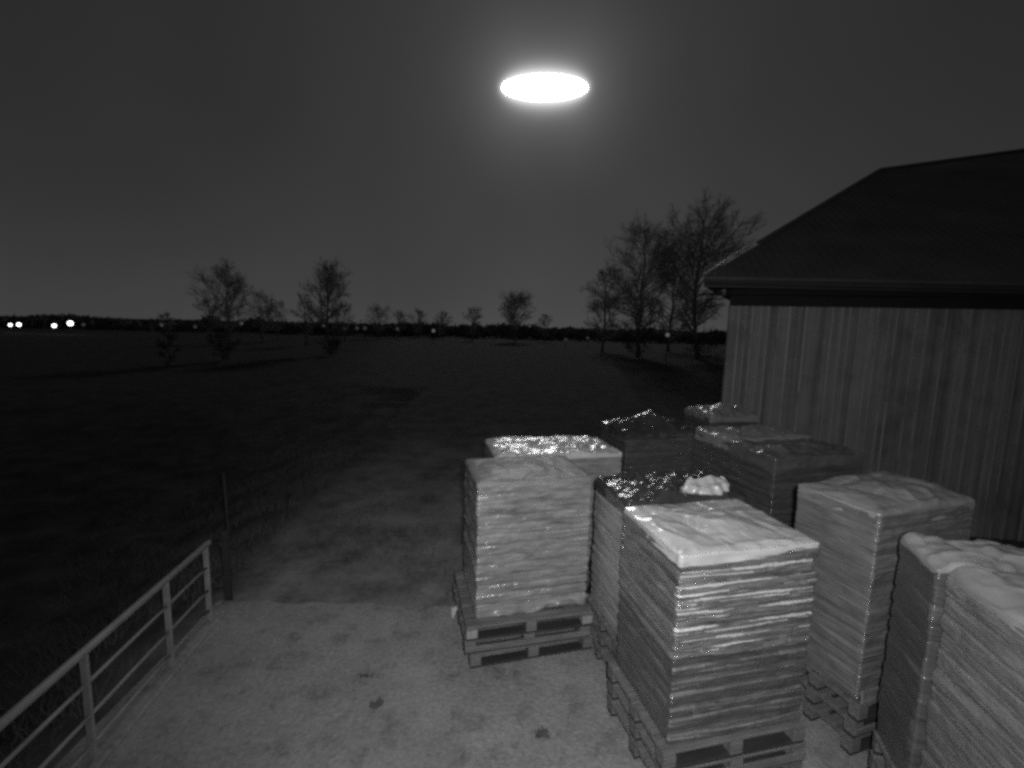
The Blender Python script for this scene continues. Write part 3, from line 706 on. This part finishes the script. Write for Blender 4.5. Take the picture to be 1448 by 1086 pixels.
def tree_at(u, vbase, y, vtop, **k):
    k['prim'] = int(k.get('prim', 26) * 1.7); k['sec'] = k.get('sec', 7) + 3; k['ter'] = k.get('ter', 5) + 5
    p = py(u, vbase, y); p.z = gz(p.x, p.y)
    t = py(u, vtop, y)
    k['twig'] = k.get('twig', 0.02) * 0.46
    return bare_tree(base=p, height=(t.z - p.z) * 0.94, **k)
GT = 'bare winter trees across the field'
# the big pair beside the barn
tree_at(903, 492, 62, 312, name='bare_tree', spread=6.6, seed=5, prim=34, sec=9, ter=6, first=0.12, upright=0.55, twig=0.028,
        label='large bare tree with a wide ragged crown, left of the taller one by the barn', group=GT)
tree_at(987, 500, 60, 270, name='bare_tree', spread=6.6, seed=8, prim=34, sec=9, ter=6, first=0.16, upright=0.5, twig=0.026,
        label='tallest bare tree, fan shaped crown rising beside the barn eave', group=GT)
tree_at(852, 486, 72, 368, name='bare_tree', spread=4.0, seed=12, prim=26, sec=8, ter=5, first=0.10, upright=0.4, twig=0.03,
        label='low bushy bare tree at the left edge of the big tree group', group=GT)
tree_at(945, 492, 80, 350, name='bare_tree', spread=6.5, seed=13, prim=26, sec=8, ter=5, first=0.10, upright=0.5, twig=0.028,
        label='thicket-like bare tree between the two big trunks', group=GT)
# middle distance, left
tree_at(322, 508, 42, 372, name='bare_tree', spread=3.0, seed=21, prim=24, sec=7, ter=5, first=0.30, upright=0.7, twig=0.018,
        label='slim bare tree with a ragged crown, farthest left of the tall ones', group=GT)
tree_at(468, 502, 52, 368, name='bare_tree', spread=3.1, seed=22, prim=28, sec=8, ter=6, first=0.28, upright=0.85, twig=0.022,
        label='neat oval bare tree standing alone over a faint lamp', group=GT)
for i, (u, vb, y, vt, sp, lb) in enumerate((
        (372, 475, 75, 412, 3.0, 'small faint bare tree just right of the slim ragged tree'),
        (392, 474, 85, 424, 2.6, 'low faint bare tree midway between the slim and the oval tree'),
        (433, 476, 70, 410, 2.3, 'small upright bare tree close on the left of the oval tree'),
        (488, 476, 90, 425, 2.4, 'small bare tree tucked against the right side of the oval tree'),
        (535, 476, 110, 434, 3.8, 'wide low bare tree, first of the far row right of the oval tree'),
        (565, 476, 125, 438, 2.6, 'narrow little bare tree, second of the far row'),
        (591, 478, 125, 437, 3.0, 'little rounded bare tree in the middle of the far row'),
        (627, 478, 125, 440, 3.0, 'small blunt bare tree left of the dark pointed one'),
        (668, 482, 115, 434, 3.4, 'dark pointed bare tree, left neighbour of the round crowned tree'),
        (770, 482, 118, 442, 2.4, 'small bare tree, right neighbour of the round crowned tree'),
        (300, 478, 70, 420, 2.6, 'thin bare tree half behind the slim ragged tree on its left'),
        (238, 470, 90, 440, 1.6, 'tiny lone bare tree at far left above the dark wood'))):
    tree_at(u, vb, y, vt, name='bare_tree', spread=sp, seed=40 + i, prim=18, sec=6, ter=5, first=0.15, upright=0.6, twig=0.03, label=lb, group=GT)
tree_at(728, 482, 112, 417, name='bare_tree', spread=5.4, seed=61, prim=30, sec=8, ter=6, first=0.24, upright=0.55, twig=0.034,
        label='round crowned bare tree standing out in the middle of the horizon', group=GT)

# dark shrubs on the left and by the bank
def bush(u, v, y, h, sp, label, seed, name='shrub', mat_=None, prim=22):
    p = py(u, v, y); p.z = gz(p.x, p.y)
    bare_tree(name, p, h, sp, label, 'shrub', None, seed, prim=prim, sec=6, ter=4, first=0.04, upright=0.5, twig=0.010 if y < 20 else 0.022, trunk_r=0.03, crown_mat=mat_)
bush(240, 522, 34, 2.9, 1.0, 'dark narrow shrub in the black field at the left', 71, mat_=M_EVER)
bush(318, 508, 40, 2.2, 1.6, 'dark low shrub at the foot of the slim ragged tree', 72, mat_=M_EVER)
bush(470, 505, 50, 1.5, 1.6, 'dark low shrub at the foot of the oval tree', 74, mat_=M_EVER)
bush(900, 492, 58, 2.0, 3.0, 'dark low shrub at the foot of the ragged large tree', 75, mat_=M_EVER)
bush(1000, 502, 52, 2.4, 3.2, 'dark low shrub at the foot of the tallest tree', 76, mat_=M_EVER)

# far-off wood along the horizon: reads as one dark mass
g = MB(); V = []; Fc = []; cnt = 0
N_ = 2600
uu = RNG.uniform(-160, 1100, N_)
for i in range(N_):
    y = RNG.uniform(135, 230); u = uu[i]; p = py(u, 470, y); x0 = p.x; zg = gz(x0, y)
    top_z = HC + (y / F_PX) * (-1.5 + 3.6 * float(vn(u / 33.0, 0, 0, 77)) + 2.6 * float(vn(u / 9.0, 0, 0, 78)) + RNG.normal(0, 1.0))
    h = max(top_z - zg, 1.2); r = RNG.uniform(1.0, 2.2)
    q = RNG.normal(0, 1, (26, 3)); q /= np.linalg.norm(q, axis=1)[:, None]
    c = np.array((x0, y, zg + h * 0.5)); q = q * np.array((r, r, h * 0.5)) * RNG.uniform(0.6, 1.0, (26, 1)) + c
    e = RNG.normal(0, 0.55, (26, 3, 3)) * np.array((1, 1, 1.0)); e[:, 2, 2] += 0.4
    tri = q[:, None] + e; tri[..., 2] = np.maximum(tri[..., 2], zg - 0.2)
    V.append(tri.reshape(-1, 3))
V = np.concatenate(V); g.add(V, [(3 * i, 3 * i + 1, 3 * i + 2) for i in range(len(V) // 3)])
tag(g.build('distant_wood', mat('far_bare_wood', 0.16, 0.95, 0.3, 0.05, spec=0.1)), kind='stuff')

# ------------------------------------------------------------------ far lamps
M_LB = emit('lamp_bright', 4.5); M_LM = emit('lamp_middling', 0.10); M_LF = emit('lamp_faint', 0.032)
def lamp(u, v, y, r, m_, label):
    p = py(u, v, y); zg = gz(p.x, p.y)
    root = empty('street_lamp', (p.x, p.y, zg)); tag(root, label, 'street lamp', 'far lamps along the horizon')
    H = p.z - zg
    g = MB(); g.tube([(0, 0, -0.2), (0, 0, H * 0.5), (0, 0, H - r * 0.9)], [0.06, 0.05, 0.04], 8); g.build('lamp_post', M_POST, root)
    g = MB(); t = np.linspace(0, np.pi, 9); q = np.linspace(0, 2 * np.pi, 13)[:-1]
    g.add([(r * math.sin(a) * math.cos(b), r * math.sin(a) * math.sin(b), r * math.cos(a)) for a in t for b in q],
          [(i * 12 + j, i * 12 + (j + 1) % 12, (i + 1) * 12 + (j + 1) % 12, (i + 1) * 12 + j) for i in range(8) for j in range(12)])
    g.build('lamp_globe', m_, root, smooth=True, loc=(0, 0, H))
lamp(14.5, 459.5, 95, 0.28, M_LB, 'bright lamp at the far left edge, left one of a close pair')
lamp(26.7, 459, 95, 0.34, M_LB, 'bright lamp at far left, right one of the close pair')
lamp(76.6, 460.6, 95, 0.35, M_LB, 'bright lamp, lower left of the two below the dark wood')
lamp(99.4, 457.2, 95, 0.46, M_LB, 'brightest and largest lamp, upper right of the two')
lamp(229, 458.7, 100, 0.38, M_LM, 'dim lamp left of the slim ragged tree, alone')
lamp(341, 457, 100, 0.34, M_LM, 'dim lamp just right of the slim ragged tree trunk')
lamp(459, 459.5, 100, 0.36, M_LM, 'dim lamp just left of the oval tree trunk')
lamp(613, 467.7, 100, 0.36, M_LM, 'dim lamp in the middle, below the blunt little tree')
lamp(944, 473.5, 55, 0.24, M_LM, 'dim lamp seen between the two big trees')
lamp(276, 462, 100, 0.34, M_LF, 'very faint lamp left of the slim ragged tree')
lamp(118, 459, 100, 0.36, M_LF, 'very faint lamp just right of the brightest lamp')
lamp(487, 464.5, 100, 0.38, M_LF, 'very faint lamp just right of the oval tree trunk')
lamp(505, 464, 100, 0.38, M_LF, 'very faint lamp, left one of two near the wide low tree')
lamp(516, 464, 100, 0.38, M_LF, 'very faint lamp, right one of two near the wide low tree')
lamp(562, 465, 100, 0.36, M_LF, 'very faint lamp below the narrow little tree')
lamp(800, 480, 90, 0.28, M_LF, 'very faint low lamp right of the round crowned tree')
lamp(831, 478, 90, 0.28, M_LF, 'very faint low lamp left of the bushy tree')

# ------------------------------------------------------------------ small litter on the concrete and the gravel
def clod(u, v, r, label, seed, name='leaf_clump', m_=None, flat=0.35):
    rg = np.random.default_rng(seed); p = pz(u, v, 0.0); g = MB()
    for q in range(9):
        a = rg.uniform(0, 6.28); c = np.array((rg.normal(0, r * .5), rg.normal(0, r * .35), rg.uniform(0.006, r * flat)))
        l_, w2 = r * rg.uniform(.5, .9), r * rg.uniform(.25, .45); ax_ = np.array((math.cos(a), math.sin(a), rg.normal(0, .25))); bx = np.array((-math.sin(a), math.cos(a), rg.normal(0, .25)))
        ring_ = [c + ax_ * l_ * math.cos(t) + bx * w2 * math.sin(t) + np.array((0, 0, 0.012 * math.cos(2 * t))) for t in np.linspace(0, 6.28, 9)[:-1]]
        n_ = np.array((0, 0, 0.006)); g.add(ring_ + [x + n_ for x in ring_], [tuple(range(7, -1, -1)), tuple(range(8, 16))] + [(i, (i + 1) % 8, (i + 1) % 8 + 8, i + 8) for i in range(8)])
    zmin = min(v_[:, 2].min() for v_ in g.v)
    base = 0.012 if p.y < 5.4 else gz(p.x, p.y)
    tag(g.build(name, m_ or M_LEAF, loc=(p.x, p.y, base - zmin * 0.5)), label, 'leaf litter', 'dark leaf clumps lying about')
clod(535, 1000, 0.055, 'dark leaf clump in the middle of the concrete', 1)
clod(765, 1042, 0.050, 'dark leaf clump on the concrete beside the nearest load', 2)
clod(517, 960, 0.035, 'small dark leaf clump, smallest on the concrete', 3)
clod(492, 790, 0.07, 'dark leaf clump on the dirt just past the concrete edge', 4)
clod(512, 748, 0.11, 'biggest dark leaf clump, out on the dirt', 5)
clod(565, 752, 0.09, 'dark leaf clump on the dirt, right of the biggest one', 6)

# scrap of white film caught on the pallet side, left of the free-standing load
p = py(641, 868, 5.02); g = MB()
V = [(-0.055, 0, 0.10), (-0.02, -0.012, 0.115), (0.02, 0.0, 0.11), (0.05, 0.012, 0.095), (0.032, -0.01, 0.03), (0.012, -0.015, -0.05), (0.0, -0.004, -0.11), (-0.014, 0.006, -0.06), (-0.035, 0.008, 0.02)]
V = [(x * 0.8 + 0.02 * (z > 0.05), y, z * 0.8 + 0.012 * math.sin(x * 90)) for x, y, z in V]
g.add(V + [(x, y + 0.004, z) for x, y, z in V], [tuple(range(8, -1, -1)), tuple(range(9, 18))] + [(i, (i + 1) % 9, (i + 1) % 9 + 9, i + 9) for i in range(9)])
tag(g.build('film_scrap', M_FILM, loc=p), 'torn white scrap of film caught on the pallets left of the leftmost load', 'film scrap')
